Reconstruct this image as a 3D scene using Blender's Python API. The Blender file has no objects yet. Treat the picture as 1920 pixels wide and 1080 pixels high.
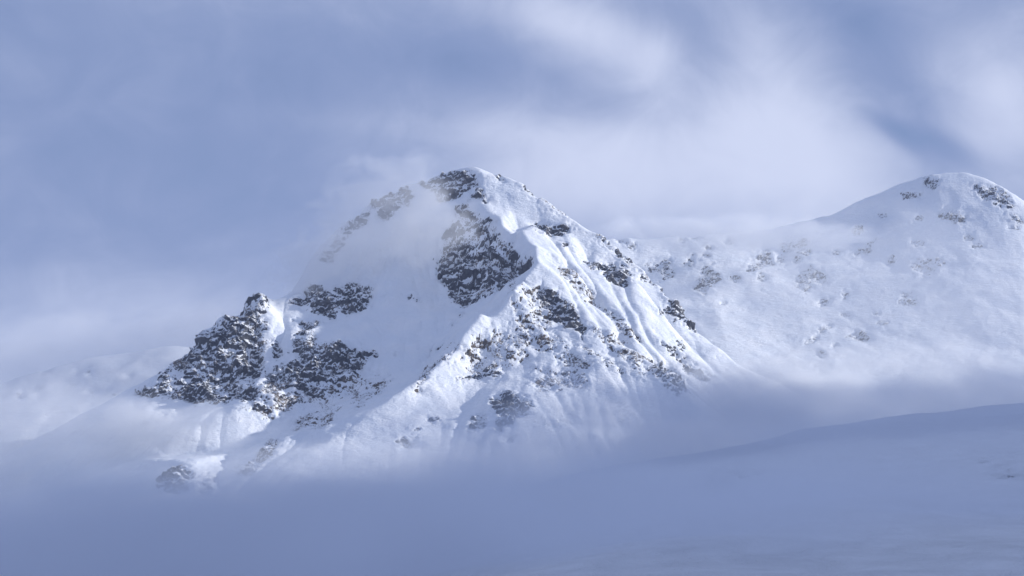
import bpy, math, random
import numpy as np
from mathutils import Vector
from mathutils.geometry import delaunay_2d_cdt

C = bpy.context.scene
R = math.radians

# ------------------------------------------------------------------ camera
PITCH = R(9.5)
HFOV = R(30.0)
F = 960.0 / math.tan(HFOV / 2)          # focal length in photo pixels
cam_d = bpy.data.cameras.new('camera')
cam_d.angle = HFOV
cam_d.clip_start = 1.0
cam_d.clip_end = 40000.0
cam = bpy.data.objects.new('camera', cam_d)
C.collection.objects.link(cam)
cam.location = (0, 0, 2.0)
cam.rotation_euler = (R(90) + PITCH, 0, 0)
C.camera = cam

# ------------------------------------------------------------------ light
SUN_EL = R(18.5)
SUN_AZ = R(84)                          # clockwise from +Y (view direction): from the right
sun_dir = Vector((math.sin(SUN_AZ) * math.cos(SUN_EL), math.cos(SUN_AZ) * math.cos(SUN_EL), math.sin(SUN_EL)))
sd = bpy.data.lights.new('sun', 'SUN')
sd.energy = 5.0
sd.angle = R(0.8)
sd.color = (1.0, 0.975, 0.94)
so = bpy.data.objects.new('sun', sd)
C.collection.objects.link(so)
so.rotation_euler = sun_dir.to_track_quat('Z', 'Y').to_euler()
so.location = (0, 0, 3000)

C.view_settings.view_transform = 'Standard'
C.view_settings.look = 'None'
C.view_settings.exposure = -0.06
C.view_settings.gamma = 1.0
C.view_settings.use_curve_mapping = False
C.render.engine = 'CYCLES'
cy = C.cycles
cy.use_denoising = True
cy.max_bounces = 5
cy.diffuse_bounces = 2
cy.glossy_bounces = 1
cy.volume_bounces = 2
cy.transmission_bounces = 1
cy.transparent_max_bounces = 24
cy.volume_step_rate = 1.0
cy.volume_max_steps = 96
cy.use_adaptive_sampling = True
cy.adaptive_threshold = 0.015


# ------------------------------------------------------------------ node helpers
class N:
    def __init__(s, tree):
        s.t = tree

    def n(s, typ, **kw):
        nd = s.t.nodes.new(typ)
        for k, v in kw.items():
            setattr(nd, k, v)
        return nd

    def put(s, sock, v):
        if v is None:
            return
        if hasattr(v, 'is_output') or isinstance(v, bpy.types.NodeSocket):
            s.t.links.new(v, sock)
        else:
            sock.default_value = v

    def m(s, op, a, b=None, c=None, clamp=False):
        nd = s.n('ShaderNodeMath', operation=op, use_clamp=clamp)
        for i, v in enumerate((a, b, c)):
            s.put(nd.inputs[i], v)
        return nd.outputs[0]

    def v(s, op, a, b=None, scale=None):
        nd = s.n('ShaderNodeVectorMath', operation=op)
        s.put(nd.inputs[0], a)
        if b is not None:
            s.put(nd.inputs[1], b)
        if scale is not None:
            s.put(nd.inputs['Scale'], scale)
        return nd.outputs['Value'] if op in ('LENGTH', 'DOT_PRODUCT', 'DISTANCE') else nd.outputs[0]

    def rng(s, x, a, b, c=0.0, d=1.0, smooth=True):
        nd = s.n('ShaderNodeMapRange', interpolation_type='SMOOTHSTEP' if smooth else 'LINEAR')
        s.put(nd.inputs[0], x)
        for i, q in enumerate((a, b, c, d)):
            s.put(nd.inputs[1 + i], q)
        return nd.outputs[0]

    def noise(s, vec, scale, detail=4.0, rough=0.5, dist=0.0, lac=2.0):
        nd = s.n('ShaderNodeTexNoise')
        s.put(nd.inputs['Vector'], vec)
        s.put(nd.inputs['Scale'], scale)
        s.put(nd.inputs['Detail'], detail)
        s.put(nd.inputs['Roughness'], rough)
        s.put(nd.inputs['Lacunarity'], lac)
        s.put(nd.inputs['Distortion'], dist)
        return nd.outputs[0]

    def mix(s, f, a, b):
        nd = s.n('ShaderNodeMix', data_type='RGBA')
        s.put(nd.inputs[0], f)
        s.put(nd.inputs[6], a)
        s.put(nd.inputs[7], b)
        return nd.outputs[2]

    def sep(s, vec):
        nd = s.n('ShaderNodeSeparateXYZ')
        s.put(nd.inputs[0], vec)
        return nd.outputs[0], nd.outputs[1], nd.outputs[2]

    def comb(s, x, y, z):
        nd = s.n('ShaderNodeCombineXYZ')
        s.put(nd.inputs[0], x); s.put(nd.inputs[1], y); s.put(nd.inputs[2], z)
        return nd.outputs[0]


def pix_dir(px, py):
    """azimuth and elevation (radians) of a photo pixel"""
    x, y, z = ray(px, py)
    return math.atan2(x, y), math.atan2(z, math.hypot(x, y))


def ray(px, py):
    u, v = (px - 960.0) / F, (540.0 - py) / F
    cp, sp = math.cos(PITCH), math.sin(PITCH)
    return (u, cp - v * sp, sp + v * cp)


def at(px, py, Y):
    """the point at depth Y behind a photo pixel"""
    x, y, z = ray(px, py)
    k = Y / y
    return (x * k, Y, 2.0 + z * k)


# ------------------------------------------------------------------ world: blue sky with broken cloud
world = bpy.data.worlds.new('World')
C.world = world
world.use_nodes = True
wt = world.node_tree
wt.nodes.clear()
w = N(wt)
sky = w.n('ShaderNodeTexSky', sky_type='NISHITA')
sky.sun_disc = False
sky.sun_elevation = SUN_EL
sky.sun_rotation = SUN_AZ
sky.altitude = 600
sky.air_density = 1.0
sky.dust_density = 0.2
sky.ozone_density = 6.0
tc = w.n('ShaderNodeTexCoord')
dx, dy, dz = w.sep(tc.outputs['Generated'])
az = w.m('ARCTAN2', dx, dy)
el = w.m('ARCSINE', dz)
# wind direction runs from upper left to lower right: stretch the cloud noise along it
vec = w.comb(w.m('MULTIPLY', az, 1.0), w.m('MULTIPLY', w.m('ADD', el, w.m('MULTIPLY', az, 0.25)), 1.9), 0.37)
vec3 = w.v('MULTIPLY', tc.outputs['Generated'], (1.0, 1.0, 1.25))
n1 = w.noise(vec3, 6.5, 7.0, 0.55, 0.8)
n2 = w.noise(w.v('ADD', vec3, (3.1, 1.7, 0.4)), 2.2, 3.0, 0.5, 0.0)
n3 = w.noise(w.v('ADD', vec3, (7.1, 4.7, 2.4)), 21.0, 6.0, 0.6, 1.0)
fluct = w.m('ADD', w.m('ADD', w.m('MULTIPLY', w.m('SUBTRACT', n1, 0.5), 0.42), w.m('MULTIPLY', w.m('SUBTRACT', n3, 0.5), 0.34)),
            w.m('MULTIPLY', w.m('SUBTRACT', n2, 0.5), 0.3))
# individual clouds and gaps: (px, py, radius x, radius y, tilt deg, amount)
BLOBS = [
    (1110, 60, 230, 60, 18, 0.36), (1230, 110, 60, 40, -50, 0.16), (1250, 320, 330, 120, 0, 0.44), (1500, 280, 200, 90, 35, 0.26),
    (1870, 200, 130, 110, 40, 0.34), (1670, 150, 60, 170, -38, -0.15), (1740, 262, 100, 22, 25, -0.28), (1690, 255, 60, 16, 40, -0.20),
    (1610, 30, 100, 45, 20, -0.22), (1310, 110, 110, 60, 30, -0.20), (1430, 110, 60, 120, -25, 0.14),
    (330, 330, 420, 240, 0, -0.10), (620, 150, 330, 90, -8, -0.08), (780, 235, 420, 30, 3, 0.10), (840, 120, 180, 40, 10, -0.12),
    (150, 620, 420, 110, -6, 0.16), (120, 40, 260, 70, 10, -0.05), (1000, 300, 220, 110, 20, 0.10),
]
tot = fluct
for (px, py, rx, ry, tilt, amt) in BLOBS:
    a0, e0 = pix_dir(px, py)
    da = w.m('SUBTRACT', az, a0); de = w.m('SUBTRACT', el, e0)
    t = R(-tilt)
    ca, sa = math.cos(t), math.sin(t)
    u = w.m('ADD', w.m('MULTIPLY', da, ca * F / rx), w.m('MULTIPLY', de, sa * F / rx))
    v = w.m('ADD', w.m('MULTIPLY', da, -sa * F / ry), w.m('MULTIPLY', de, ca * F / ry))
    r2 = w.m('ADD', w.m('MULTIPLY', u, u), w.m('MULTIPLY', v, v))
    g = w.m('EXPONENT', w.m('MULTIPLY', r2, -1.0))
    tot = w.m('ADD', tot, w.m('MULTIPLY', g, amt))
thick = w.rng(w.m('ADD', tot, 0.45), 0.0, 1.0, 0.0, 1.0, smooth=False)
cover = w.rng(thick, -0.10, 0.34, 0.3, 1.0)
CLOUD_D = (2.4, 3.2, 5.6, 1)           # thin, blue grey cloud (before the 0.1 strength)
CLOUD_B = (6.9, 7.5, 9.6, 1)            # sunlit cloud
ccol = w.mix(w.rng(thick, 0.25, 0.98), CLOUD_D, CLOUD_B)
col = w.mix(cover, sky.outputs[0], ccol)
bg = w.n('ShaderNodeBackground')
w.put(bg.inputs[0], col)
bg.inputs[1].default_value = 0.1
wo = w.n('ShaderNodeOutputWorld')
wt.links.new(bg.outputs[0], wo.inputs[0])
world.cycles.sampling_method = 'AUTOMATIC'


# ------------------------------------------------------------------ materials
def new_mat(name):
    m = bpy.data.materials.new(name)
    m.use_nodes = True
    m.node_tree.nodes.clear()
    return m, N(m.node_tree)


def snow_material(name):
    m, s = new_mat(name)
    geo = s.n('ShaderNodeNewGeometry')
    P = geo.outputs['Position']
    Pw = s.v('MULTIPLY', P, (1.0, 1.0, 1.0))
    a = s.noise(Pw, 0.02, 4, 0.55)
    b = s.noise(Pw, 0.3, 5, 0.6)
    base = s.mix(s.rng(a, 0.35, 0.7), (0.80, 0.835, 0.88, 1), (0.86, 0.875, 0.895, 1))
    # stones too small to model, poking through where the scree is thin-covered
    sa = s.n('ShaderNodeAttribute', attribute_name='scree')
    grit = s.noise(s.v('MULTIPLY', P, (1.0, 1.0, 0.6)), 0.30, 4, 0.75, 0.3)
    clump = s.noise(P, 0.035, 3, 0.6)
    amt = s.m('MULTIPLY', sa.outputs['Fac'], s.rng(clump, 0.35, 0.65))
    gate = s.m('SUBTRACT', s.m('ADD', grit, s.m('MULTIPLY', amt, 0.22)), 0.66)
    stone = s.m('MULTIPLY', s.rng(gate, 0.0, 0.05), s.rng(sa.outputs['Fac'], 0.02, 0.15))
    base = s.mix(stone, base, (0.13, 0.105, 0.085, 1))
    bs = s.n('ShaderNodeBsdfPrincipled')
    s.put(bs.inputs['Base Color'], base)
    bs.inputs['Roughness'].default_value = 0.65
    bs.inputs['Specular IOR Level'].default_value = 0.25
    h = s.m('ADD', s.m('MULTIPLY', b, 1.6), s.m('MULTIPLY', s.noise(s.v('MULTIPLY', P, (1.0, 1.0, 2.6)), 0.06, 4, 0.6, 0.6), 5.0))
    bp = s.n('ShaderNodeBump')
    bp.inputs['Strength'].default_value = 0.5
    bp.inputs['Distance'].default_value = 1.0
    s.put(bp.inputs['Height'], h)
    s.put(bs.inputs['Normal'], bp.outputs[0])
    o = s.n('ShaderNodeOutputMaterial')
    s.t.links.new(bs.outputs[0], o.inputs[0])
    return m


def rock_material(name, dark=(0.036, 0.041, 0.055, 1), light=(0.115, 0.118, 0.13, 1), dust=1.0):
    m, s = new_mat(name)
    geo = s.n('ShaderNodeNewGeometry')
    P = geo.outputs['Position']
    nz = s.sep(geo.outputs['Normal'])[2]
    a = s.noise(P, 0.09, 6, 0.65, 0.6)
    b = s.noise(s.v('MULTIPLY', P, (1.0, 1.0, 2.2)), 0.5, 5, 0.7)
    rock = s.mix(s.rng(a, 0.35, 0.68), dark, light)
    rock = s.mix(s.rng(b, 0.5, 0.75, 0.0, 0.5), rock, (0.17, 0.135, 0.10, 1))
    # snow caught on small ledges the mesh is too coarse for
    led = s.m('ADD', s.m('MULTIPLY', nz, 0.7), s.m('MULTIPLY', s.m('SUBTRACT', s.noise(s.v('MULTIPLY', P, (1.0, 1.0, 0.8)), 0.24, 5, 0.75, 0.5), 0.5), 2.4))
    f = s.rng(led, 0.67 - dust * 0.4, 0.82 - dust * 0.4)
    col = s.mix(f, rock, (0.80, 0.83, 0.87, 1))
    bs = s.n('ShaderNodeBsdfPrincipled')
    s.put(bs.inputs['Base Color'], col)
    bs.inputs['Roughness'].default_value = 0.85
    bs.inputs['Specular IOR Level'].default_value = 0.3
    h = s.m('ADD', s.m('MULTIPLY', b, 2.2), s.m('MULTIPLY', a, 4.0))
    bp = s.n('ShaderNodeBump')
    bp.inputs['Strength'].default_value = 0.9
    bp.inputs['Distance'].default_value = 1.0
    s.put(bp.inputs['Height'], h)
    s.put(bs.inputs['Normal'], bp.outputs[0])
    o = s.n('ShaderNodeOutputMaterial')
    s.t.links.new(bs.outputs[0], o.inputs[0])
    return m


SNOW = snow_material('snow')


def moor_shade_material():
    """thin snow over heather, darkened towards the valley floor in place of shade"""
    m, s = new_mat('snowy_moor_shade')
    geo = s.n('ShaderNodeNewGeometry')
    P = geo.outputs['Position']
    z = s.sep(P)[2]
    a = s.noise(P, 0.006, 5, 0.6, 0.5)
    b = s.noise(s.v('MULTIPLY', P, (1.0, 0.9, 1.0)), 0.05, 6, 0.7, 0.6)
    f = s.m('ADD', s.m('DIVIDE', z, 170.0), s.m('ADD', s.m('MULTIPLY', s.m('SUBTRACT', a, 0.5), 0.9), s.m('MULTIPLY', s.m('SUBTRACT', b, 0.5), 0.9)))
    heath = s.mix(s.rng(b, 0.4, 0.65), (0.045, 0.042, 0.036, 1), (0.11, 0.09, 0.06, 1))
    col = s.mix(s.rng(f, -2.4, 0.4, 0.0, 1.0, smooth=False), heath, (0.78, 0.81, 0.86, 1))  # height gradient puts the shade of the valley bottom into the colour
    bs = s.n('ShaderNodeBsdfPrincipled')
    s.put(bs.inputs['Base Color'], col)
    bs.inputs['Roughness'].default_value = 0.8
    bp = s.n('ShaderNodeBump')
    bp.inputs['Strength'].default_value = 0.8
    bp.inputs['Distance'].default_value = 1.0
    s.put(bp.inputs['Height'], s.m('ADD', s.m('MULTIPLY', b, 6.0), s.m('MULTIPLY', s.noise(P, 0.5, 4, 0.6), 0.8)))
    s.put(bs.inputs['Normal'], bp.outputs[0])
    o = s.n('ShaderNodeOutputMaterial')
    s.t.links.new(bs.outputs[0], o.inputs[0])
    return m


MOOR_SHADE = moor_shade_material()
ROCK = rock_material('rock')
SCREE = rock_material('scree', (0.07, 0.063, 0.058, 1), (0.19, 0.155, 0.125, 1), 1.0)


# ------------------------------------------------------------------ numpy noise
def _hash(ix, iy, iz, seed):
    h = (ix.astype(np.uint32) * np.uint32(374761393) + iy.astype(np.uint32) * np.uint32(668265263)
         + iz.astype(np.uint32) * np.uint32(2246822519) + np.uint32(seed * 3266489 + 17))
    h ^= h >> np.uint32(13)
    h *= np.uint32(1274126177)
    h ^= h >> np.uint32(16)
    return h


_G = np.array([(1, 1, 0), (-1, 1, 0), (1, -1, 0), (-1, -1, 0), (1, 0, 1), (-1, 0, 1), (1, 0, -1), (-1, 0, -1),
               (0, 1, 1), (0, -1, 1), (0, 1, -1), (0, -1, -1), (1, 1, 0), (-1, 1, 0), (0, -1, 1), (0, -1, -1)], dtype=np.float32)


def perlin(x, y, z, seed=0):
    with np.errstate(over='ignore'):
        ix, iy, iz = np.floor(x).astype(np.int64), np.floor(y).astype(np.int64), np.floor(z).astype(np.int64)
        fx, fy, fz = (x - ix).astype(np.float32), (y - iy).astype(np.float32), (z - iz).astype(np.float32)
        sx, sy, sz = [f * f * f * (f * (f * 6 - 15) + 10) for f in (fx, fy, fz)]
        res = 0
        for cx in (0, 1):
            wx = sx if cx else 1 - sx
            for cy_ in (0, 1):
                wy = sy if cy_ else 1 - sy
                for cz in (0, 1):
                    wz = sz if cz else 1 - sz
                    g = _G[_hash(ix + cx, iy + cy_, iz + cz, seed) & np.uint32(15)]
                    res = res + wx * wy * wz * (g[..., 0] * (fx - cx) + g[..., 1] * (fy - cy_) + g[..., 2] * (fz - cz))
    return res


def fbm(P, wl, oct=4, seed=0, gain=0.5, ridged=False):
    out, amp, tot_ = 0, 1.0, 0
    for k in range(oct):
        n = perlin(P[0] / wl, P[1] / wl, P[2] / wl, seed + k * 31)
        if ridged:
            n = 1 - np.abs(n) * 2.4
        out = out + n * amp
        tot_ += amp
        amp *= gain
        wl *= 0.5
    return out / tot_


def gauss(a, sig):
    """separable blur, edges clamped"""
    if sig <= 0.3:
        return a
    r = int(3 * sig) + 1
    k = np.exp(-0.5 * (np.arange(-r, r + 1) / sig) ** 2)
    k /= k.sum()
    for ax in (0, 1):
        pad = [(0, 0), (0, 0)]
        pad[ax] = (r, r)
        p = np.pad(a, pad, mode='edge')
        o = np.zeros_like(a)
        for i, kk in enumerate(k):
            o += kk * (p[i:i + a.shape[0], :] if ax == 0 else p[:, i:i + a.shape[1]])
        a = o
    return a


def sstep(x, a, b):
    t = np.clip((x - a) / (b - a), 0, 1)
    return t * t * (3 - 2 * t)


# ------------------------------------------------------------------ terrain
def tin(lines, x0, x1, y0, y1, d):
    """height grid from 3D break lines: Delaunay triangles rasterised"""
    pts, edges = [], []
    for ln in lines:
        prev = None
        for p in ln:
            pts.append(Vector((p[0], p[1])))
            if prev is not None:
                edges.append((prev, len(pts) - 1))
            prev = len(pts) - 1
    zs = [p[2] for ln in lines for p in ln]
    vo, eo, fo, ov, oe, of_ = delaunay_2d_cdt(pts, edges, [], 0, 0.01)
    P = np.array([(v.x, v.y) for v in vo])
    Z = np.zeros(len(vo))
    bad = []
    for i, src in enumerate(ov):
        if src:
            Z[i] = zs[src[0]]
        else:
            bad.append(i)
    src_xy = np.array([(p.x, p.y) for p in pts]); src_z = np.array(zs)
    for i in bad:
        dd = ((src_xy - P[i]) ** 2).sum(1) + 1
        k = np.argsort(dd)[:4]
        Z[i] = (src_z[k] / dd[k]).sum() / (1 / dd[k]).sum()
    nx, ny = int((x1 - x0) / d) + 1, int((y1 - y0) / d) + 1
    H = np.full((ny, nx), np.nan)
    for f in fo:
        a, b, c = [P[i] for i in f]
        za, zb, zc = [Z[i] for i in f]
        bx0 = max(0, int((min(a[0], b[0], c[0]) - x0) / d)); bx1 = min(nx - 1, int((max(a[0], b[0], c[0]) - x0) / d) + 1)
        by0 = max(0, int((min(a[1], b[1], c[1]) - y0) / d)); by1 = min(ny - 1, int((max(a[1], b[1], c[1]) - y0) / d) + 1)
        if bx1 < bx0 or by1 < by0:
            continue
        gx, gy = np.meshgrid(x0 + d * np.arange(bx0, bx1 + 1), y0 + d * np.arange(by0, by1 + 1))
        den = (b[1] - c[1]) * (a[0] - c[0]) + (c[0] - b[0]) * (a[1] - c[1])
        if abs(den) < 1e-9:
            continue
        l1 = ((b[1] - c[1]) * (gx - c[0]) + (c[0] - b[0]) * (gy - c[1])) / den
        l2 = ((c[1] - a[1]) * (gx - c[0]) + (a[0] - c[0]) * (gy - c[1])) / den
        l3 = 1 - l1 - l2
        ins = (l1 >= -1e-4) & (l2 >= -1e-4) & (l3 >= -1e-4)
        sub = H[by0:by1 + 1, bx0:bx1 + 1]
        sub[ins] = (l1 * za + l2 * zb + l3 * zc)[ins]
    m = np.isnan(H)
    if m.any():
        H[m] = np.nanmin(H)
    return H


def erode(H, d, drops, steps=70, seed=1, strength=1.0):
    """vectorised droplet erosion that cuts gullies down the fall line"""
    rng = np.random.default_rng(seed)
    ny, nx = H.shape
    H = H.copy()
    batches = 24
    nb = drops // batches
    for _ in range(batches):
        px = rng.uniform(1, nx - 3, nb); py = rng.uniform(1, ny - 3, nb)
        vx = np.zeros(nb); vy = np.zeros(nb); sed = np.zeros(nb); wat = np.ones(nb)
        spd = np.ones(nb)
        for s_ in range(steps):
            ix, iy = px.astype(int), py.astype(int)
            fx, fy = px - ix, py - iy
            h00, h10, h01, h11 = H[iy, ix], H[iy, ix + 1], H[iy + 1, ix], H[iy + 1, ix + 1]
            gx = (h10 - h00) * (1 - fy) + (h11 - h01) * fy
            gy = (h01 - h00) * (1 - fx) + (h11 - h10) * fx
            h = h00 * (1 - fx) * (1 - fy) + h10 * fx * (1 - fy) + h01 * (1 - fx) * fy + h11 * fx * fy
            vx = vx * 0.25 - gx * 0.75; vy = vy * 0.25 - gy * 0.75
            l = np.hypot(vx, vy) + 1e-6
            vx /= l; vy /= l
            npx = np.clip(px + vx, 1, nx - 3); npy = np.clip(py + vy, 1, ny - 3)
            jx, jy = npx.astype(int), npy.astype(int)
            gx2, gy2 = npx - jx, npy - jy
            h2 = H[jy, jx] * (1 - gx2) * (1 - gy2) + H[jy, jx + 1] * gx2 * (1 - gy2) + H[jy + 1, jx] * (1 - gx2) * gy2 + H[jy + 1, jx + 1] * gx2 * gy2
            dh = h2 - h
            cap = np.maximum(-dh, 0.02 * d) * spd * wat * 1.6
            dep = np.where(dh > 0, np.minimum(dh, sed), np.where(sed > cap, (sed - cap) * 0.25, 0))
            ero = np.where((dh <= 0) & (sed <= cap), np.minimum((cap - sed) * 0.18, -dh * 0.6), 0) * strength
            ch = dep - ero
            sed += ero - dep
            for ox, oy, wgt in ((0, 0, (1 - fx) * (1 - fy)), (1, 0, fx * (1 - fy)), (0, 1, (1 - fx) * fy), (1, 1, fx * fy)):
                np.add.at(H, (iy + oy, ix + ox), ch * wgt)
            spd = np.sqrt(np.maximum(0.05, spd * spd * 0.9 - dh / d * 0.5))
            spd = np.minimum(spd, 2.0)
            wat *= 0.985
            px, py = npx, npy
    return H


def upsample(H, nx2, ny2):
    ny, nx = H.shape
    gx = np.linspace(0, nx - 1, nx2); gy = np.linspace(0, ny - 1, ny2)

    def cub(A, g, axis):
        n = A.shape[axis]
        i = np.clip(g.astype(int), 0, n - 2); t = g - i
        idx = [np.clip(i + k, 0, n - 1) for k in (-1, 0, 1, 2)]
        p0, p1, p2, p3 = [np.take(A, q, axis) for q in idx]
        t = t[None, :] if axis == 1 else t[:, None]
        return p1 + 0.5 * t * (p2 - p0 + t * (2 * p0 - 5 * p1 + 4 * p2 - p3 + t * (3 * (p1 - p2) + p3 - p0)))
    return cub(cub(H, gx, 1), gy, 0)


def normals(X, Y, Z):
    P = np.stack([X, Y, Z], -1)
    du = np.gradient(P, axis=1); dv = np.gradient(P, axis=0)
    n = np.cross(du, dv)
    n /= np.linalg.norm(n, axis=-1, keepdims=True) + 1e-9
    return n


def project(X, Y, Z):
    cp, sp = math.cos(PITCH), math.sin(PITCH)
    zz = Z - 2.0
    dep = Y * cp + zz * sp
    v = (-Y * sp + zz * cp) / dep
    return 960 + F * X / dep, 540 - F * v


def visible(px, py, Y, cell=5.0, slack=40.0):
    ix = np.clip(((px + 400) / cell).astype(int), 0, 799); iy = np.clip(((py + 200) / cell).astype(int), 0, 399)
    # near ground hides what projects into the same cell farther away
    buf = np.full((400, 800), 1e9)
    np.minimum.at(buf, (iy, ix), Y)
    return sstep(Y, buf[iy, ix] + slack * 2.2, buf[iy, ix] + slack)


def poly_sdf(px, py, poly):
    """signed distance in photo pixels, positive inside"""
    n = len(poly)
    d2 = np.full(px.shape, 1e12)
    ins = np.zeros(px.shape, bool)
    for i in range(n):
        ax, ay = poly[i]; bx, by = poly[(i + 1) % n]
        ex, ey = bx - ax, by - ay
        wx, wy = px - ax, py - ay
        t = np.clip((wx * ex + wy * ey) / (ex * ex + ey * ey + 1e-9), 0, 1)
        d2 = np.minimum(d2, (wx - t * ex) ** 2 + (wy - t * ey) ** 2)
        c = ((ay > py) != (by > py)) & (px < (bx - ax) * (py - ay) / (by - ay + 1e-12) + ax)
        ins ^= c
    d = np.sqrt(d2)
    return np.where(ins, d, -d)


def ell(cx, cy_, rx, ry, ang=0.0, n=10):
    t = R(ang)
    return [(cx + rx * math.cos(a) * math.cos(t) - ry * math.sin(a) * math.sin(t),
             cy_ + rx * math.cos(a) * math.sin(t) + ry * math.sin(a) * math.cos(t))
            for a in [2 * math.pi * k / n for k in range(n)]]


def grid_mesh(name, X, Y, Z, keep=None, mat=None, parent=None, smooth=True):
    ny, nx = X.shape
    idx = np.arange(ny * nx).reshape(ny, nx)
    q = np.stack([idx[:-1, :-1], idx[:-1, 1:], idx[1:, 1:], idx[1:, :-1]], -1).reshape(-1, 4)
    if keep is not None:
        q = q[keep.reshape(-1)]
    if len(q) == 0:
        return None
    used, inv = np.unique(q.reshape(-1), return_inverse=True)
    co = np.stack([X, Y, Z], -1).reshape(-1, 3)[used]
    me = bpy.data.meshes.new(name)
    me.vertices.add(len(used))
    me.vertices.foreach_set('co', co.astype(np.float32).reshape(-1))
    me.loops.add(len(q) * 4)
    me.loops.foreach_set('vertex_index', inv.astype(np.int32).reshape(-1))
    me.polygons.add(len(q))
    me.polygons.foreach_set('loop_start', np.arange(0, len(q) * 4, 4, dtype=np.int32))
    me.polygons.foreach_set('loop_total', np.full(len(q), 4, dtype=np.int32))
    me.polygons.foreach_set('use_smooth', np.full(len(q), smooth))
    me.update(calc_edges=True)
    if mat:
        me.materials.append(mat)
    o = bpy.data.objects.new(name, me)
    C.collection.objects.link(o)
    if parent:
        o.parent = parent
    return o


def tag(o, label=None, cat=None, group=None, kind=None):
    if label: o['label'] = label
    if cat: o['category'] = cat
    if group: o['group'] = group
    if kind: o['kind'] = kind
    return o


def build_mountain(name, label, lines, box, coarse, fine, patches, seed, drops=60000, blur=8.0, crag=1.0,
                   generic=0.25, low=250.0, ero=0.035, fine_ero=0.06):
    x0, x1, y0, y1 = box
    H = tin(lines, x0, x1, y0, y1, coarse)
    Hs = gauss(H, blur / coarse)
    H = Hs + np.clip(H - Hs, 0, 12) * 0.55
    ny, nx = H.shape
    gx, gy = np.meshgrid(x0 + coarse * np.arange(nx), y0 + coarse * np.arange(ny))
    # medium relief before erosion
    wq = 40 * fbm((gx, gy, H), 150, 2, seed + 2)
    calm = 0.3 + 0.7 * sstep(H, low, low + 170)       # the aprons low down are smoother
    H += 14 * crag * calm * (fbm((gx + wq, gy - wq, H * 0.7), 190, 5, seed, 0.5, True) - 0.55)
    H += 3.5 * crag * calm * fbm((gx, gy, H), 60, 4, seed + 5, 0.55)
    if drops:
        He = erode(H, coarse, drops, 70, seed, ero)
        H = gauss(He, 0.8)
    nx2, ny2 = int((x1 - x0) / fine) + 1, int((y1 - y0) / fine) + 1
    Z = upsample(H, nx2, ny2)
    X, Y = np.meshgrid(np.linspace(x0, x0 + coarse * (nx - 1), nx2), np.linspace(y0, y0 + coarse * (ny - 1), ny2))
    if fine_ero:                                      # thin runnels down the snow
        Z = erode(Z, fine, 60000, 110, seed + 1, fine_ero)
        Z = Z * 0.6 + gauss(Z, 0.7) * 0.4
    nrm = normals(X, Y, Z)
    px, py = project(X, Y, Z)
    vis = visible(px, py, Y)
    # rock exposure from the traced outcrops
    jx = fbm((X, Y, Z), 30, 3, seed + 9) * 16; jy = fbm((X, Y, Z), 30, 3, seed + 12) * 16
    M = np.zeros_like(X); pid = np.full(X.shape, -1)
    best = np.full(X.shape, -1e9)
    for i, (poly, dens) in enumerate(patches):
        xs = [p[0] for p in poly]; ys = [p[1] for p in poly]
        bb = (px > min(xs) - 30) & (px < max(xs) + 30) & (py > min(ys) - 30) & (py < max(ys) + 30)
        if not bb.any():
            continue
        size = min(max(xs) - min(xs), max(ys) - min(ys))
        j = min(1.0, size / 30.0)
        sd_ = poly_sdf(px[bb] + jx[bb] * j, py[bb] + jy[bb] * j, poly)
        soft = max(2.0, min(6.0, size * 0.2))
        m = sstep(sd_, -soft, soft * 0.8) * dens * vis[bb]
        cur = M[bb]; M[bb] = np.maximum(cur, m)
        b = best[bb]; s_ = pid[bb]
        upd = sd_ > b
        s_[upd] = i; b[upd] = sd_[upd]
        best[bb] = b; pid[bb] = s_
    pid[best < -12] = -1
    slope = nrm[..., 2]
    # the side away from the camera: rock by steepness
    hidden = (1 - vis)
    M = np.maximum(M, hidden * 0.7 * sstep(slope, 0.72, 0.55))
    Mb = gauss(M, 4.0 / fine * 2)
    P = (X, Y, Z)
    wx = fbm(P, 60, 3, seed + 20) * 22
    Pw = (X + wx, Y - wx, Z + wx * 0.6)
    big = fbm(Pw, 62, 3, seed + 40, 0.5, True) - 0.5
    mid = fbm(Pw, 21, 3, seed + 50, 0.55, True) - 0.5
    sml = fbm((Pw[0], Pw[1], Pw[2] * 1.5), 8.0, 2, seed + 60, 0.6) * 2
    strat = fbm((X * 0.25 + Z * 0.35, Y * 0.25, Z * 1.1 + X * 0.25), 9.0, 3, seed + 70, 0.6, True) - 0.5
    d_big = crag * (2.8 + 28 * Mb) * big
    d_rock = d_big + crag * ((0.9 + 12.0 * Mb) * mid + (0.5 + 2.2 * M) * sml + 2.8 * M * strat)
    Rx, Ry, Rz = [P[i] + nrm[..., i] * d_rock for i in range(3)]
    rn = normals(Rx, Ry, Rz)
    up = rn[..., 2] - gauss(rn[..., 2], 24.0 / fine)          # ledge or wall compared with its surroundings
    spec = fbm(P, 8.5, 2, seed + 80, 0.9)
    patchy = fbm(P, 55, 3, seed + 83, 0.6)
    tiny = perlin(X / 4.2, Y / 4.2, Z / 5.0, seed + 84)
    fall = fbm((X, Y, Z * 0.16), 9.5, 2, seed + 86, 0.7)
    # beds and stone lines dip one way left of the main ridge and the other way right of it
    sgn = sstep(px, 900, 1040) * 2 - 1
    streak = fbm(((X - sgn * Z * 0.9) * 0.16, Y * 0.16, Z + sgn * X * 0.9), 11, 3, seed + 90, 0.65)
    dense = sstep(M, 0.4, 0.7)
    E = ((M - 0.50) * (5.0 - 1.6 * dense) - up * 2.0 + (0.52 - rn[..., 2]) * (0.6 + 1.2 * dense) + spec * (1.2 + 0.2 * dense) + tiny * (1.5 - 0.8 * dense)
         + fall * (0.7 + 2.1 * dense) + streak * (1.6 + 0.3 * dense) + patchy * 0.9)
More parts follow.
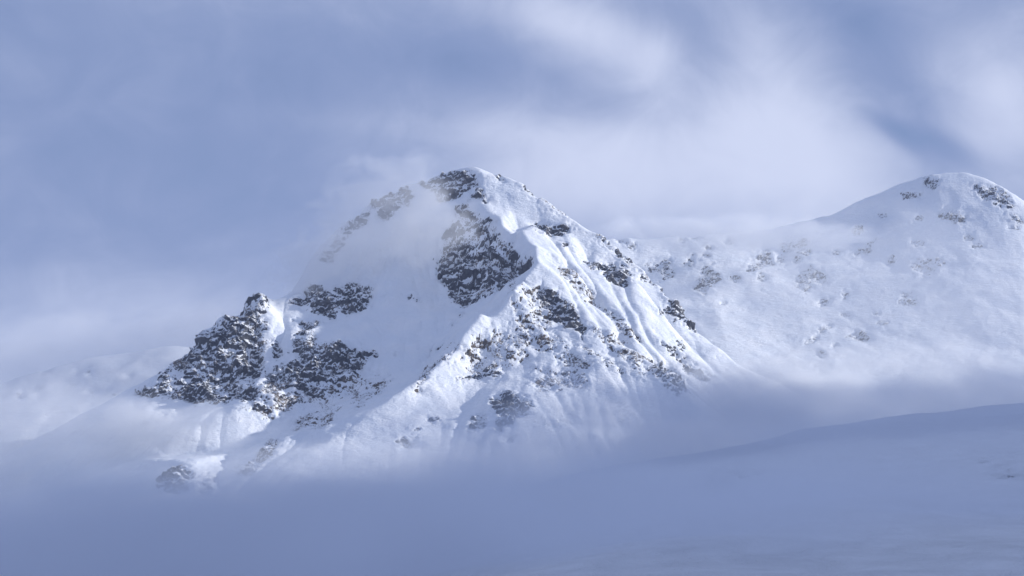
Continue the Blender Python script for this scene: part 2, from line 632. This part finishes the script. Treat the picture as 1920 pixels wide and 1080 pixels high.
    E = np.where(M < 0.02, -1.5 + (spec - 0.2) * generic * 7 - up * 2.4 + np.clip(Mb * 6, 0, 0.6) + patchy * 0.8, E)
    soft_rock = gauss(d_rock, 5.0 / fine)
    d_snow = soft_rock * np.clip(1 - M, 0, 1) + np.clip(M, 0, 1) * gauss(d_rock, 1.0) - np.clip(E * 1.6, -2.2, 1.4)
    drift = crag * 1.2 * fbm((X * 0.6 + Z * 0.4, Y, Z), 34, 3, seed + 95)
    d_snow += drift * (1 - M)
    Sx, Sy, Sz = [P[i] + nrm[..., i] * d_snow for i in range(3)]
    body = grid_mesh(name, Sx, Sy, Sz, None, SNOW)
    at_ = body.data.attributes.new('scree', 'FLOAT', 'POINT')
    sc = gauss(np.where(M < 0.45, M, 0.25), 2.0) * 2.2 * sstep(M, 0.0, 0.2) + 0.45 * Mb
    at_.data.foreach_set('value', sc.astype(np.float32).reshape(-1))
    tag(body, label, 'mountain', None, 'structure')
    Ec = np.maximum.reduce([E[:-1, :-1], E[1:, :-1], E[:-1, 1:], E[1:, 1:]])
    pc = pid[:-1, :-1]
    d_r2 = np.where(E > -0.25, d_rock, d_snow - 1.2)
    Qx, Qy, Qz = [P[i] + nrm[..., i] * d_r2 for i in range(3)]
    expo = Ec > -0.15
    for i, (poly, dens) in enumerate(patches):
        keep = expo & (pc == i)
        if keep.sum() < 6:
            continue
        grid_mesh('rock_outcrop', Qx, Qy, Qz, keep, SCREE if dens < 0.42 else ROCK, body, smooth=False)
    keep = expo & (pc < 0)
    o = grid_mesh('scattered_stones', Qx, Qy, Qz, keep, SCREE, body, smooth=False)
    if o:
        o['kind'] = 'stuff'
    return body, (X, Y, Z)


def L(*pts):
    return [at(*p) for p in pts]


# ---------- central mountain
ridge_r = L((890, 313, 3800), (940, 320, 3790), (1000, 360, 3760), (1075, 405, 3720), (1140, 455, 3690), (1200, 500, 3650),
            (1260, 560, 3600), (1320, 625, 3550), (1400, 690, 3480), (1480, 760, 3400), (1600, 880, 3250))
ridge_l = L((884, 314, 3800), (830, 321, 3815), (780, 343, 3815), (720, 366, 3815), (690, 384, 3805), (640, 422, 3780), (600, 462, 3740),
            (545, 545, 3670), (515, 565, 3585), (490, 543, 3540), (440, 582, 3510), (380, 622, 3470), (310, 690, 3410),
            (250, 742, 3360), (150, 830, 3280), (50, 920, 3200))
ridge_c = L((893, 318, 3795), (905, 365, 3735), (917, 395, 3690), (938, 416, 3660), (975, 436, 3620), (1002, 462, 3570), (1012, 488, 3520), (965, 543, 3440),
            (905, 590, 3380), (850, 640, 3320), (790, 700, 3240), (710, 765, 3150), (620, 830, 3070), (530, 880, 3000), (430, 940, 2930))
cliff_top = L((885, 380, 3725), (882, 425, 3690), (895, 455, 3670), (925, 450, 3665), (960, 455, 3650), (985, 480, 3590))
cliff_base = L((800, 420, 3710), (815, 490, 3680), (838, 550, 3630), (862, 580, 3580), (905, 572, 3560), (960, 528, 3560))
gully_c = L((862, 582, 3575), (835, 630, 3490), (790, 680, 3420), (740, 730, 3340))
bowl = L((760, 450, 3690), (740, 530, 3620), (730, 600, 3540), (700, 665, 3450), (640, 745, 3350), (550, 800, 3250), (450, 850, 3170))
left_rib = L((640, 438, 3680), (620, 520, 3600), (640, 580, 3520), (590, 600, 3480), (540, 640, 3430))
left_gul = L((515, 572, 3570), (520, 620, 3500), (500, 680, 3420))
left_but = L((490, 548, 3530), (480, 600, 3480), (450, 660, 3420), (430, 720, 3350), (400, 765, 3290))
left_but2 = L((660, 640, 3450), (620, 665, 3400), (560, 710, 3340), (500, 750, 3270), (440, 770, 3230))
left_low = L((320, 740, 3350), (300, 800, 3240), (260, 860, 3150))
knob = L((345, 868, 3010), (330, 890, 2980), (310, 925, 2950))
knob_r = L((530, 825, 3120), (490, 860, 3070), (400, 900, 3010), (350, 872, 3010))
gully_a = L((1090, 500, 3590), (1150, 565, 3510), (1230, 645, 3430), (1310, 735, 3330), (1400, 830, 3220))
rib_a = L((1015, 492, 3540), (1080, 545, 3490), (1105, 605, 3430), (1170, 650, 3385), (1225, 690, 3335), (1290, 745, 3260), (1360, 830, 3150))
rib_b = L((1000, 420, 3700), (1060, 428, 3695), (1110, 490, 3640), (1180, 525, 3595), (1240, 590, 3530), (1290, 650, 3460), (1340, 715, 3390), (1440, 810, 3280))
gully_b = L((1090, 440, 3690), (1150, 495, 3640), (1210, 545, 3590), (1270, 620, 3530), (1350, 700, 3440))
front_a = L((1000, 560, 3465), (1000, 610, 3410), (1010, 660, 3350), (1010, 710, 3280), (990, 740, 3215), (970, 780, 3140), (950, 830, 3070), (940, 950, 2900))
front_b = L((1080, 640, 3385), (1110, 690, 3310), (1160, 760, 3220), (1220, 850, 3090))
front_c = L((930, 600, 3425), (905, 660, 3360), (880, 710, 3280), (850, 770, 3180), (800, 830, 3090), (750, 900, 2980))
front_d = L((1060, 720, 3270), (1090, 790, 3160), (1100, 870, 3040))
front_e = L((960, 380, 3725), (1010, 410, 3715))


def back_of(line, dy=280, dz=-210, dx=0):
    return [(p[0] + dx, p[1] + dy, p[2] + dz) for p in line]


def P3(*p):
    return [tuple(q) for q in p]


edge_c = [P3((-1150, 2500, 40), (-600, 2450, 50), (-200, 2450, 60), (200, 2500, 60), (600, 2600, 60), (1000, 2650, 60)),
          P3((-1150, 3100, 90), (-1150, 3500, 150), (-1150, 4300, 300)), P3((1000, 3000, 110), (1000, 3500, 250), (1000, 4300, 440)),
          P3((-600, 4300, 400), (0, 4300, 470), (500, 4300, 470)),
          P3((-850, 3050, 130), (-500, 2800, 150), (-150, 2750, 130), (250, 2800, 120), (550, 3000, 150)), P3((700, 3600, 330), (600, 3800, 380), (700, 3950, 400))]
lines_c = [ridge_r, ridge_l, ridge_c, cliff_top, cliff_base, gully_c, bowl, left_gul, left_but, left_but2, left_low, knob, knob_r,
           gully_a, rib_a, rib_b, gully_b, front_a, front_b, front_c, front_d, front_e,
           back_of(ridge_r[:9], 260, -230, 60), back_of(ridge_l[1:12], 300, -250, -60)] + edge_c

PC = [
    # left buttress
    ([(449, 560), (466, 582), (493, 613), (506, 609), (495, 587), (511, 564), (493, 542), (471, 547)], .48),
    ([(418, 600), (449, 591), (475, 587), (497, 618), (493, 631), (462, 649), (442, 671), (426, 667), (422, 649), (413, 631)], .9),
    ([(384, 609), (409, 602), (411, 627), (404, 635), (422, 658), (431, 671), (449, 702), (449, 720), (422, 724), (413, 702), (395, 684), (369, 689), (347, 680), (333, 671), (338, 653), (369, 635)], .74),
    ([(247, 738), (280, 720), (302, 713), (320, 729), (329, 746), (289, 746), (258, 742)], .85),
    ([(338, 729), (355, 711), (378, 706), (400, 720), (422, 742), (413, 760), (378, 762), (347, 755), (338, 746)], .85),
    ([(440, 680), (462, 666), (489, 653), (493, 666), (484, 689), (466, 706), (449, 702)], .85),
    ([(498, 706), (511, 693), (520, 702), (538, 689), (569, 662), (586, 666), (582, 689), (578, 738), (555, 729), (538, 715), (511, 715)], .78),
    ([(600, 658), (617, 644), (644, 644), (662, 653), (680, 666), (671, 689), (653, 702), (626, 698), (609, 715), (578, 738), (582, 689)], .86),
    ([(440, 746), (453, 733), (480, 729), (484, 746), (466, 755), (444, 755)], .8),
    ([(426, 764), (489, 764), (555, 746), (538, 782), (511, 791), (475, 778)], .36),
    ([(533, 569), (555, 555), (569, 560), (573, 542), (600, 538), (626, 560), (626, 587), (626, 600), (609, 591), (586, 587), (569, 569)], .82),
    ([(626, 538), (649, 529), (671, 538), (693, 538), (700, 551), (689, 573), (662, 587), (635, 587), (624, 564)], .74),
    ([(551, 600), (569, 604), (586, 609), (613, 607), (600, 613), (582, 622), (569, 618)], .7),
    (ell(515, 655, 10, 24, -10), .5),
    ([(262, 735), (330, 672), (395, 606), (445, 572), (505, 600), (496, 690), (470, 750), (400, 765), (330, 755)], .43),
    ([(500, 700), (600, 640), (700, 655), (660, 720), (560, 765), (470, 775)], .421),
    ([(850, 400), (930, 430), (990, 495), (930, 545), (870, 580), (815, 520)], .421),
    # low knob and its ridge
    ([(291, 911), (307, 889), (329, 871), (351, 869), (364, 889), (355, 907), (347, 920), (315, 924)], .72),
    ([(364, 920), (382, 898), (409, 884), (404, 902), (387, 924)], .55),
    ([(431, 884), (466, 871), (493, 849), (507, 827), (529, 822), (520, 840), (507, 858), (493, 875), (466, 893)], .68),
    # upper left ridge
    ([(636, 446), (650, 420), (672, 404), (694, 398), (684, 416), (660, 436)], .9), ([(602, 482), (632, 452), (650, 446), (640, 470), (612, 496)], .6),
    ([(697, 381), (710, 364), (730, 355), (762, 352), (778, 368), (768, 387), (739, 397), (723, 410), (707, 397)], .8),
    ([(781, 342), (820, 322), (859, 317), (892, 326), (892, 348), (859, 374), (827, 381), (807, 364)], .62),
    ([(885, 329), (898, 345), (905, 360), (894, 360), (884, 339)], .8),
    ([(875, 381), (885, 368), (901, 361), (917, 377), (911, 384), (892, 377)], .62),
    ([(853, 390), (875, 384), (882, 403), (898, 407), (937, 413), (924, 416), (898, 420), (885, 426), (872, 413), (856, 403)], .7),
    ([(823, 484), (840, 465), (859, 458), (882, 458), (888, 471), (892, 491), (901, 504), (901, 530), (892, 549), (869, 572), (846, 562), (833, 536), (820, 523), (817, 504)], .92),
    ([(856, 413), (882, 429), (885, 458), (859, 458), (840, 465), (827, 442)], .6),
    ([(911, 458), (927, 449), (930, 471), (943, 484), (989, 494), (989, 504), (956, 523), (930, 543), (911, 559), (904, 536), (917, 517), (914, 491)], .92),
    (ell(770, 558, 8, 5, -40), .7), (ell(783, 566, 7, 3), .7), (ell(705, 667, 6, 4), .7), (ell(866, 592, 8, 4, -30), .7),
    (ell(822, 653, 7, 3, -20), .6), (ell(848, 612, 5, 4), .6), (ell(743, 667, 4, 4), .6),
    # right of the summit
    ([(918, 323), (936, 320), (944, 338), (936, 338), (923, 329)], .66),
    ([(962, 327), (984, 342), (1014, 368), (1018, 373), (992, 362), (970, 342)], .85),
    ([(992, 429), (1027, 425), (1066, 423), (1071, 434), (1053, 440), (1036, 442), (1014, 436)], .78),
    ([(1057, 399), (1088, 407), (1090, 416), (1071, 410)], .8),
    ([(1049, 451), (1066, 457), (1066, 464), (1053, 462)], .7),
    ([(1121, 440), (1140, 455), (1127, 456)], .8),
    ([(1153, 464), (1171, 481), (1162, 487)], .8),
    ([(1084, 481), (1118, 499), (1144, 494), (1171, 503), (1188, 520), (1171, 534), (1144, 529), (1127, 512), (1101, 503)], .66),
    ([(1236, 534), (1253, 538), (1266, 560), (1292, 586), (1323, 621), (1314, 625), (1284, 608), (1258, 599), (1232, 586), (1253, 573)], .7),
    ([(1010, 542), (1027, 551), (1058, 560), (1084, 586), (1101, 616), (1092, 634), (1075, 625), (1044, 603), (1014, 595), (1031, 586), (1014, 564)], .86),
    ([(1036, 494), (1075, 503), (1101, 538), (1144, 586), (1175, 612), (1205, 638), (1214, 651), (1179, 634), (1144, 603), (1084, 551), (1049, 516)], .4),
    ([(1214, 673), (1240, 677), (1275, 708), (1292, 729), (1275, 742), (1240, 725), (1218, 695)], .68),
    ([(1236, 638), (1266, 655), (1297, 682), (1332, 703), (1340, 716), (1310, 708), (1275, 682), (1249, 660)], .6),
    ([(1258, 634), (1279, 638), (1288, 655), (1271, 660)], .5),
    ([(949, 525), (1005, 534), (1049, 660), (1118, 682), (1075, 690), (1031, 668), (971, 638)], .36),
    (ell(1157, 594, 16, 8, 45), .66), (ell(1192, 632, 12, 4, 45), .6),
    ([(1008, 639), (1022, 629), (1032, 643), (1018, 649)], .7),
    ([(939, 674), (960, 660), (970, 667), (950, 677)], .7),
    ([(853, 715), (881, 701), (901, 691), (936, 680), (943, 704), (898, 711), (881, 715)], .55),
    ([(771, 746), (784, 708), (819, 677), (846, 646), (860, 643), (846, 667), (812, 698), (788, 739)], .4),
    ([(919, 753), (943, 737), (970, 742), (998, 756), (991, 773), (970, 787), (950, 804), (936, 815), (929, 801), (939, 784), (922, 766)], .88),
    ([(877, 808), (888, 784), (905, 773), (915, 784), (905, 804), (888, 811)], .68),
    ([(922, 835), (950, 825), (970, 815), (963, 828), (939, 835)], .55),
    (ell(812, 786, 11, 4), .9), (ell(783, 806, 7, 3, -20), .8),
    ([(740, 828), (757, 823), (778, 832), (767, 839), (750, 835)], .75),
    (ell(1052, 795, 50, 12, -10), .22),
    ([(1085, 640), (1175, 700), (1165, 704), (1078, 648)], .5), ([(1030, 612), (1110, 690), (1100, 692), (1022, 618)], .48),
    ([(1018, 372), (1057, 399), (1060, 406), (1022, 381)], .52), ([(1090, 412), (1153, 464), (1148, 469), (1086, 419)], .52),
    ([(1171, 481), (1236, 534), (1230, 539), (1166, 488)], .52), ([(1150, 640), (1215, 672), (1240, 720), (1180, 690)], .34),
    ([(880, 640), (960, 620), (1000, 670), (940, 700), (870, 700)], .33), ([(990, 690), (1100, 690), (1110, 740), (1000, 735)], .33),
    ([(1100, 600), (1180, 640), (1220, 700), (1150, 670)], .33), ([(560, 620), (600, 625), (580, 660), (540, 660)], .42),
    ([(600, 720), (650, 705), (700, 690), (660, 740), (600, 770)], .36), ([(560, 780), (640, 760), (620, 800), (550, 810)], .36),
    ([(660, 740), (690, 712), (740, 700), (700, 750), (660, 780)], .36),
]
mountain, gC = build_mountain('mountain', 'central snow-covered peak with dark crags, its summit ringed by mist', lines_c,
                              (-1040, 840, 2700, 4140), 5.0, 2.0, PC, 3, 90000)

# ---------- mountain on the right, behind
sky_r = L((900, 520, 4450), (1050, 470, 4500), (1150, 442, 4550), (1300, 440, 4600), (1450, 425, 4650), (1560, 398, 4650), (1620, 370, 4650),
          (1680, 343, 4650), (1750, 322, 4650), (1810, 316, 4650), (1870, 340, 4620), (1920, 372, 4590), (2000, 430, 4530), (2150, 560, 4400), (2400, 760, 4200))
mid_r = L((1100, 540, 4400), (1200, 520, 4450), (1350, 545, 4380), (1500, 530, 4420), (1650, 480, 4480), (1800, 460, 4470), (1920, 480, 4420), (2100, 600, 4300))
low_r = L((1150, 620, 4220), (1350, 610, 4220), (1480, 650, 4180), (1600, 630, 4230), (1750, 640, 4180), (1920, 650, 4120), (2100, 720, 4000))
bot_r = L((1200, 730, 3950), (1400, 740, 3940), (1600, 770, 3900), (1750, 790, 3850), (1920, 800, 3800), (2150, 860, 3700))
spur_r = L((1790, 330, 4630), (1760, 400, 4560), (1700, 480, 4480), (1620, 560, 4340), (1560, 640, 4200))
edge_r = [P3((-100, 3500, 120), (600, 3450, 130), (1600, 3300, 120)), P3((-100, 3900, 300), (-100, 4200, 380), (-100, 4500, 560), (-100, 5100, 400)),
          P3((400, 5100, 550), (1000, 5100, 650), (1800, 5100, 350)), P3((1800, 4700, 400), (1800, 4000, 250), (1800, 3500, 100))]
PR = [
    ([(1729, 332), (1765, 337), (1749, 365), (1741, 349)], .7), ([(1688, 361), (1729, 361), (1725, 369), (1696, 373)], .7),
    ([(1830, 345), (1846, 353), (1879, 357), (1903, 385), (1899, 393), (1863, 385), (1830, 365)], .8),
    ([(1757, 397), (1777, 393), (1810, 406), (1806, 418), (1786, 418), (1765, 406)], .72), (ell(1725, 410, 8, 5), .7),
    (ell(1721, 458, 13, 7), .7), ([(1493, 450), (1509, 448), (1522, 462), (1518, 479), (1493, 479)], .9),
    ([(1457, 454), (1485, 450), (1485, 475), (1465, 475)], .62), (ell(1496, 489, 8, 6), .9), (ell(1464, 487, 9, 10), .8),
    ([(1400, 499), (1424, 487), (1432, 466), (1444, 475), (1453, 499), (1424, 503), (1404, 511)], .8),
    ([(1302, 531), (1323, 507), (1331, 495), (1343, 511), (1353, 519), (1335, 540), (1315, 552), (1302, 544)], .85),
    ([(1282, 491), (1302, 479), (1298, 499), (1286, 503)], .8), ([(1237, 527), (1262, 503), (1266, 519), (1254, 523)], .8),
    ([(1209, 503), (1258, 479), (1254, 511), (1221, 511)], .5), (ell(1428, 521, 9, 8), .7), (ell(1378, 522, 11, 6), .6),
    ([(1493, 523), (1497, 507), (1530, 503), (1550, 511), (1546, 531), (1526, 540), (1505, 556), (1499, 544)], .58),
    ([(1595, 475), (1643, 450), (1635, 475), (1607, 483)], .5), (ell(1609, 432, 11, 9), .6), (ell(1567, 473, 9, 6), .65),
    ([(1587, 637), (1603, 617), (1631, 633), (1627, 641)], .85), (ell(1548, 616, 15, 5, -25), .75), (ell(1522, 638, 15, 4, -25), .6),
    (ell(1541, 665, 9, 6), .75), (ell(1566, 648, 6, 3), .8), (ell(1357, 570, 6, 3), .9), (ell(1545, 567, 14, 6, -25), .5),
    (ell(1585, 555, 6, 5), .75), (ell(1585, 590, 10, 4), .7), (ell(1644, 588, 8, 4), .7), (ell(1656, 608, 13, 6), .55),
    (ell(1704, 564, 20, 12), .5), (ell(1672, 489, 9, 9), .5), (ell(1740, 500, 35, 20), .3), (ell(1818, 447, 12, 6), .6),
    (ell(1835, 462, 14, 6), .5), (ell(1905, 410, 16, 5, 30), .75), (ell(1900, 428, 11, 5), .6), (ell(1280, 450, 9, 7), .7),
    (ell(1302, 444, 6, 5), .7), (ell(1368, 455, 11, 9), .6), (ell(1412, 438, 7, 5), .65), (ell(1160, 444, 12, 12), .6), (ell(1184, 460, 10, 8), .6),
    (ell(1330, 465, 8, 5), .6), (ell(1325, 480, 9, 5), .6), (ell(1440, 455, 8, 5), .5), (ell(1655, 405, 9, 5), .5),
]
ridge, gR = build_mountain('mountain', 'farther rounded snow mountain behind the central peak, dotted with small rock outcrops',
                           [sky_r, mid_r, low_r, bot_r, back_of(sky_r[1:13], 300, -230)] + edge_r,
                           (-100, 1800, 3500, 5100), 8.0, 4.0, [(p, min(1.0, d_ + 0.22)) for p, d_ in PR], 11, 0, 18.0, 0.5, fine_ero=0, generic=0.4)

# ---------- faint slope on the far left
sky_l = L((-400, 880, 4300), (-200, 790, 4350), (30, 705, 4400), (160, 665, 4450), (300, 645, 4500), (450, 650, 4550), (620, 660, 4600), (800, 690, 4500))
bot_l = L((-300, 960, 3900), (0, 860, 3950), (200, 830, 4000), (400, 800, 4050), (600, 800, 4100))
PL = [(ell(38, 740, 9, 10), .7), (ell(72, 727, 11, 7), .65), (ell(67, 743, 9, 6), .6), (ell(157, 665, 6, 5), .7), (ell(145, 700, 8, 6), .7),
      (ell(166, 700, 6, 5), .7), (ell(137, 724, 10, 5), .65), (ell(217, 741, 7, 5), .7), (ell(168, 738, 5, 4), .7), (ell(100, 772, 22, 9), .5),
      (ell(241, 704, 9, 6), .5), (ell(90, 700, 13, 7), .5)]
edge_l = [P3((-1900, 3400, 100), (-900, 3400, 120), (-100, 3500, 150)), P3((-1900, 4000, 150), (-1900, 5000, 150)),
          P3((-1000, 5000, 350), (-400, 5000, 400), (-100, 5000, 400))]
left_slope, gL = build_mountain('mountain', 'pale left-hand slope almost lost in mist with a few faint stones', [sky_l, bot_l] + edge_l,
                                (-1900, -100, 3400, 5000), 12.0, 6.0, PL, 23, 10000, 30.0, 0.7, fine_ero=0)

# ---------- near hill in shade
sky_f = L((-400, 1150, 1500), (0, 1090, 1520), (300, 1040, 1560), (700, 960, 1600), (1000, 905, 1650), (1200, 868, 1680), (1330, 843, 1700), (1500, 803, 1740),
          (1700, 775, 1780), (1920, 755, 1820), (2200, 730, 1850), (2500, 700, 1880))
mid_f = L((0, 1200, 1150), (600, 1120, 1150), (1000, 1020, 1200), (1400, 930, 1250), (1920, 880, 1300), (2300, 850, 1350))
PF = [(ell(1337, 905, 15, 17), .95), (ell(1378, 886, 15, 9), .95), (ell(1363, 908, 22, 9), .8), (ell(1394, 896, 11, 9), .95),
      (ell(1885, 888, 30, 16), .62), (ell(1900, 857, 9, 6), .8), (ell(1915, 895, 12, 14), .85), (ell(1422, 893, 9, 7), .75), (ell(1845, 868, 12, 6), .8)]
edge_f = [P3((-1200, 500, 2), (0, 500, 3), (1200, 500, 5)), P3((-1200, 1500, 5), (-1200, 2500, 5)), P3((1500, 1200, 200), (1500, 2000, 380), (1500, 2500, 250)),
          P3((-400, 2500, 10), (300, 2500, 30), (900, 2500, 60)), P3((-300, 2100, 20), (300, 2100, 60), (800, 2200, 120))]
hill, gF = build_mountain('hill', 'near blue-shaded snow hill rising to the lower right, with faint clusters of stones', [sky_f, mid_f] + edge_f,
                          (-1200, 1500, 500, 2500), 8.0, 4.0, PF, 31, 0, 30.0, 0.35, low=-900.0, fine_ero=0)
hill['category'] = 'hill'
hill.data.materials[0] = MOOR_SHADE

# ---------- valley floor to the horizon
v = bpy.data.meshes.new('ground')
S = 9000
v.from_pydata([(-S, -2500, -3), (S, -2500, -3), (S, 13000, -3), (-S, 13000, -3)], [], [(0, 1, 2, 3)])
v.materials.append(MOOR_SHADE)
g = bpy.data.objects.new('ground', v)
C.collection.objects.link(g)
tag(g, 'valley floor with thin snow, coloured darker in place of shade, hidden under the fog', 'ground', None, 'structure')


# ---------- unseen slope right of the frame, added to shade the valley
shade_lines = [P3((650, -900, 700), (950, 0, 1050), (1300, 900, 1200), (1650, 1800, 1150), (2150, 2800, 850), (2500, 3400, 700)),
               P3((480, -900, 0), (500, 0, 0), (800, 900, 60), (1050, 1800, 250), (1450, 2800, 330), (1800, 3500, 420)),
               P3((2600, -900, 0), (3000, 1200, 100), (3400, 3400, 200))]
Hh = gauss(tin(shade_lines, 300, 3400, -900, 3500, 25.0), 1.5)
hx, hy = np.meshgrid(300 + 25.0 * np.arange(Hh.shape[1]), -900 + 25.0 * np.arange(Hh.shape[0]))
Hh = Hh + 45 * (fbm((hx, hy, Hh), 300, 5, 77, 0.5, True) - 0.5)
Hh[Hh < 0] = -4
sm = grid_mesh('mountain', hx, hy, Hh, None, SNOW)
tag(sm, 'unseen steep snow slope right of the frame, added to shade the valley', 'mountain', None, 'structure')

# ---------- air and mist
def haze_material(name, density, color, aniso=0.2):
    m, s = new_mat(name)
    pv = s.n('ShaderNodeVolumePrincipled')
    pv.inputs['Color'].default_value = color
    pv.inputs['Density'].default_value = density
    pv.inputs['Anisotropy'].default_value = aniso
    o = s.n('ShaderNodeOutputMaterial')
    s.t.links.new(pv.outputs[0], o.inputs['Volume'])
    return m


def box_mesh(name, a, b):
    me = bpy.data.meshes.new(name)
    vs = [(x, y, z) for x in (a[0], b[0]) for y in (a[1], b[1]) for z in (a[2], b[2])]
    me.from_pydata(vs, [], [(0, 1, 3, 2), (4, 6, 7, 5), (0, 4, 5, 1), (2, 3, 7, 6), (0, 2, 6, 4), (1, 5, 7, 3)])
    o = bpy.data.objects.new(name, me)
    C.collection.objects.link(o)
    return o


HAZE_D = 2.8e-5
hz = box_mesh('haze', (-9100, -2600, -5), (9100, 13100, 1400))
hz.data.materials.append(haze_material('haze', HAZE_D, (0.74, 0.82, 1.0, 1)))
tag(hz, 'thin blue mountain air over the whole valley', 'haze', None, 'stuff')


def mist_material(name, density, scale, contrast, offset, color=(0.955, 0.97, 1.0, 1), stretch=(1, 1, 1.6), detail=3.0, dist=0.6):
    m, s = new_mat(name)
    tcn = s.n('ShaderNodeTexCoord')
    r = s.v('LENGTH', tcn.outputs['Object'])
    fall = s.rng(r, 1.0, 0.25)
    geo = s.n('ShaderNodeNewGeometry')
    nz = s.noise(s.v('MULTIPLY', geo.outputs['Position'], stretch), scale, detail, 0.55, dist)
    # the noise eats into the edge of the bank and leaves its heart solid
    k = s.m('ADD', fall, s.m('MULTIPLY', s.m('SUBTRACT', nz, 0.5), contrast))
    k = s.rng(k, offset, offset + 0.75)
    k = s.m('MULTIPLY', k, s.rng(r, 1.0, 0.7))
    pv = s.n('ShaderNodeVolumePrincipled')
    pv.inputs['Color'].default_value = color
    pv.inputs['Anisotropy'].default_value = 0.0
    s.put(pv.inputs['Density'], s.m('MULTIPLY', k, density))
    o = s.n('ShaderNodeOutputMaterial')
    s.t.links.new(pv.outputs[0], o.inputs['Volume'])
    return m


def sphere_mesh():
    import bmesh
    bm = bmesh.new()
    bmesh.ops.create_icosphere(bm, subdivisions=3, radius=1.0)
    me = bpy.data.meshes.new('mist_bank')
    bm.to_mesh(me)
    bm.free()
    return me


MIST = [
    # pixel x, pixel y, depth, radii (across, deep, high), density, noise size (m), contrast, offset, tilt, label
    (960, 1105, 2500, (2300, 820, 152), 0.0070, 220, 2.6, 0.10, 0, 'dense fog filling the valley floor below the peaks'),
    (1470, 780, 3320, (340, 200, 130), 0.0110, 130, 2.6, 0.10, 0, 'fog bank swallowing the right foot of the central peak'),
    (1310, 870, 2960, (280, 150, 90), 0.0110, 100, 2.8, 0.10, 0, 'fog bank lapping against the front buttress below the rock outcrop'),
    (640, 885, 2840, (400, 90, 66), 0.0060, 80, 4.2, 0.10, 4, 'pale torn mist rising over the lower left apron'),
    (1130, 830, 2900, (260, 90, 80), 0.0060, 80, 4.2, 0.10, 0, 'pale torn mist rising over the lower right apron'),
    (20, 840, 3250, (420, 220, 170), 0.0038, 120, 3.2, 0.10, 0, 'fog bank under the left end of the dark buttress'),
    (290, 812, 3170, (250, 80, 76), 0.0110, 75, 3.6, 0.10, 0, 'wisp of mist between the dark buttress and the low knob'),
    (880, 890, 2940, (300, 80, 66), 0.0120, 85, 2.8, 0.10, 8, 'ragged fog edge on the snow apron left of the front outcrop'),
    (130, 690, 3950, (640, 200, 150), 0.0036, 150, 2.6, 0.00, 8, 'pale mist veiling the far left slope'),
    (1360, 440, 4400, (460, 140, 62), 0.0090, 110, 3.2, 0.10, 0, 'bright mist drifting over the saddle between the two mountains'),
    (810, 420, 3600, (130, 70, 120), 0.0085, 60, 3.0, 0.15, 15, 'veil of blown mist hanging in the snowy bowl left of the summit'),
    (700, 410, 3640, (210, 65, 150), 0.0085, 70, 2.6, 0.05, 40, 'veil of blown mist trailing across the upper left ridge'),
    (585, 490, 3600, (125, 80, 90), 0.0085, 60, 3.0, 0.10, 25, 'mist spilling over the gap in the left ridge'),
    (1640, 560, 3880, (600, 170, 300), 0.0020, 200, 2.4, 0.00, 0, 'thin veil of mist in front of the whole right-hand mountain'),
    (1750, 740, 3700, (480, 160, 140), 0.0050, 130, 2.8, 0.05, 0, 'thin mist across the foot of the right-hand mountain'),
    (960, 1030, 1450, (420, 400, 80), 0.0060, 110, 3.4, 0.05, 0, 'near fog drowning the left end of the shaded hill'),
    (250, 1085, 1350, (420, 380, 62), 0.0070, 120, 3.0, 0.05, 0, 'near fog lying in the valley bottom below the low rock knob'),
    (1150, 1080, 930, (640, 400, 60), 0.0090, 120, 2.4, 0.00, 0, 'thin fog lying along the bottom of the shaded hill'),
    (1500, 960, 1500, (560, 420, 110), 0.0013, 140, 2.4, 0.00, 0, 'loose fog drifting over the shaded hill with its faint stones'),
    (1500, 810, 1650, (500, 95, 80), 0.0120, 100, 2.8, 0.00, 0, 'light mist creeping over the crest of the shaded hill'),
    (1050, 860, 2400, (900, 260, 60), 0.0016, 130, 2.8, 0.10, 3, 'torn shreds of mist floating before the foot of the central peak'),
]
sph = sphere_mesh()
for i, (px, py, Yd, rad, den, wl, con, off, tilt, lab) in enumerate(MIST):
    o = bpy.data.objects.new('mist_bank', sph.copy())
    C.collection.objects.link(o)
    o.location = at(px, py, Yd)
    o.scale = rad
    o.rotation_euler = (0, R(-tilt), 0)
    o.data.materials.append(mist_material('mist', den, 1.0 / wl, con, off, (0.955, 0.97, 1.0, 1) if Yd > 2600 else (0.88, 0.92, 1.0, 1)))  # nearer banks get a darker colour, shade painted into the fog
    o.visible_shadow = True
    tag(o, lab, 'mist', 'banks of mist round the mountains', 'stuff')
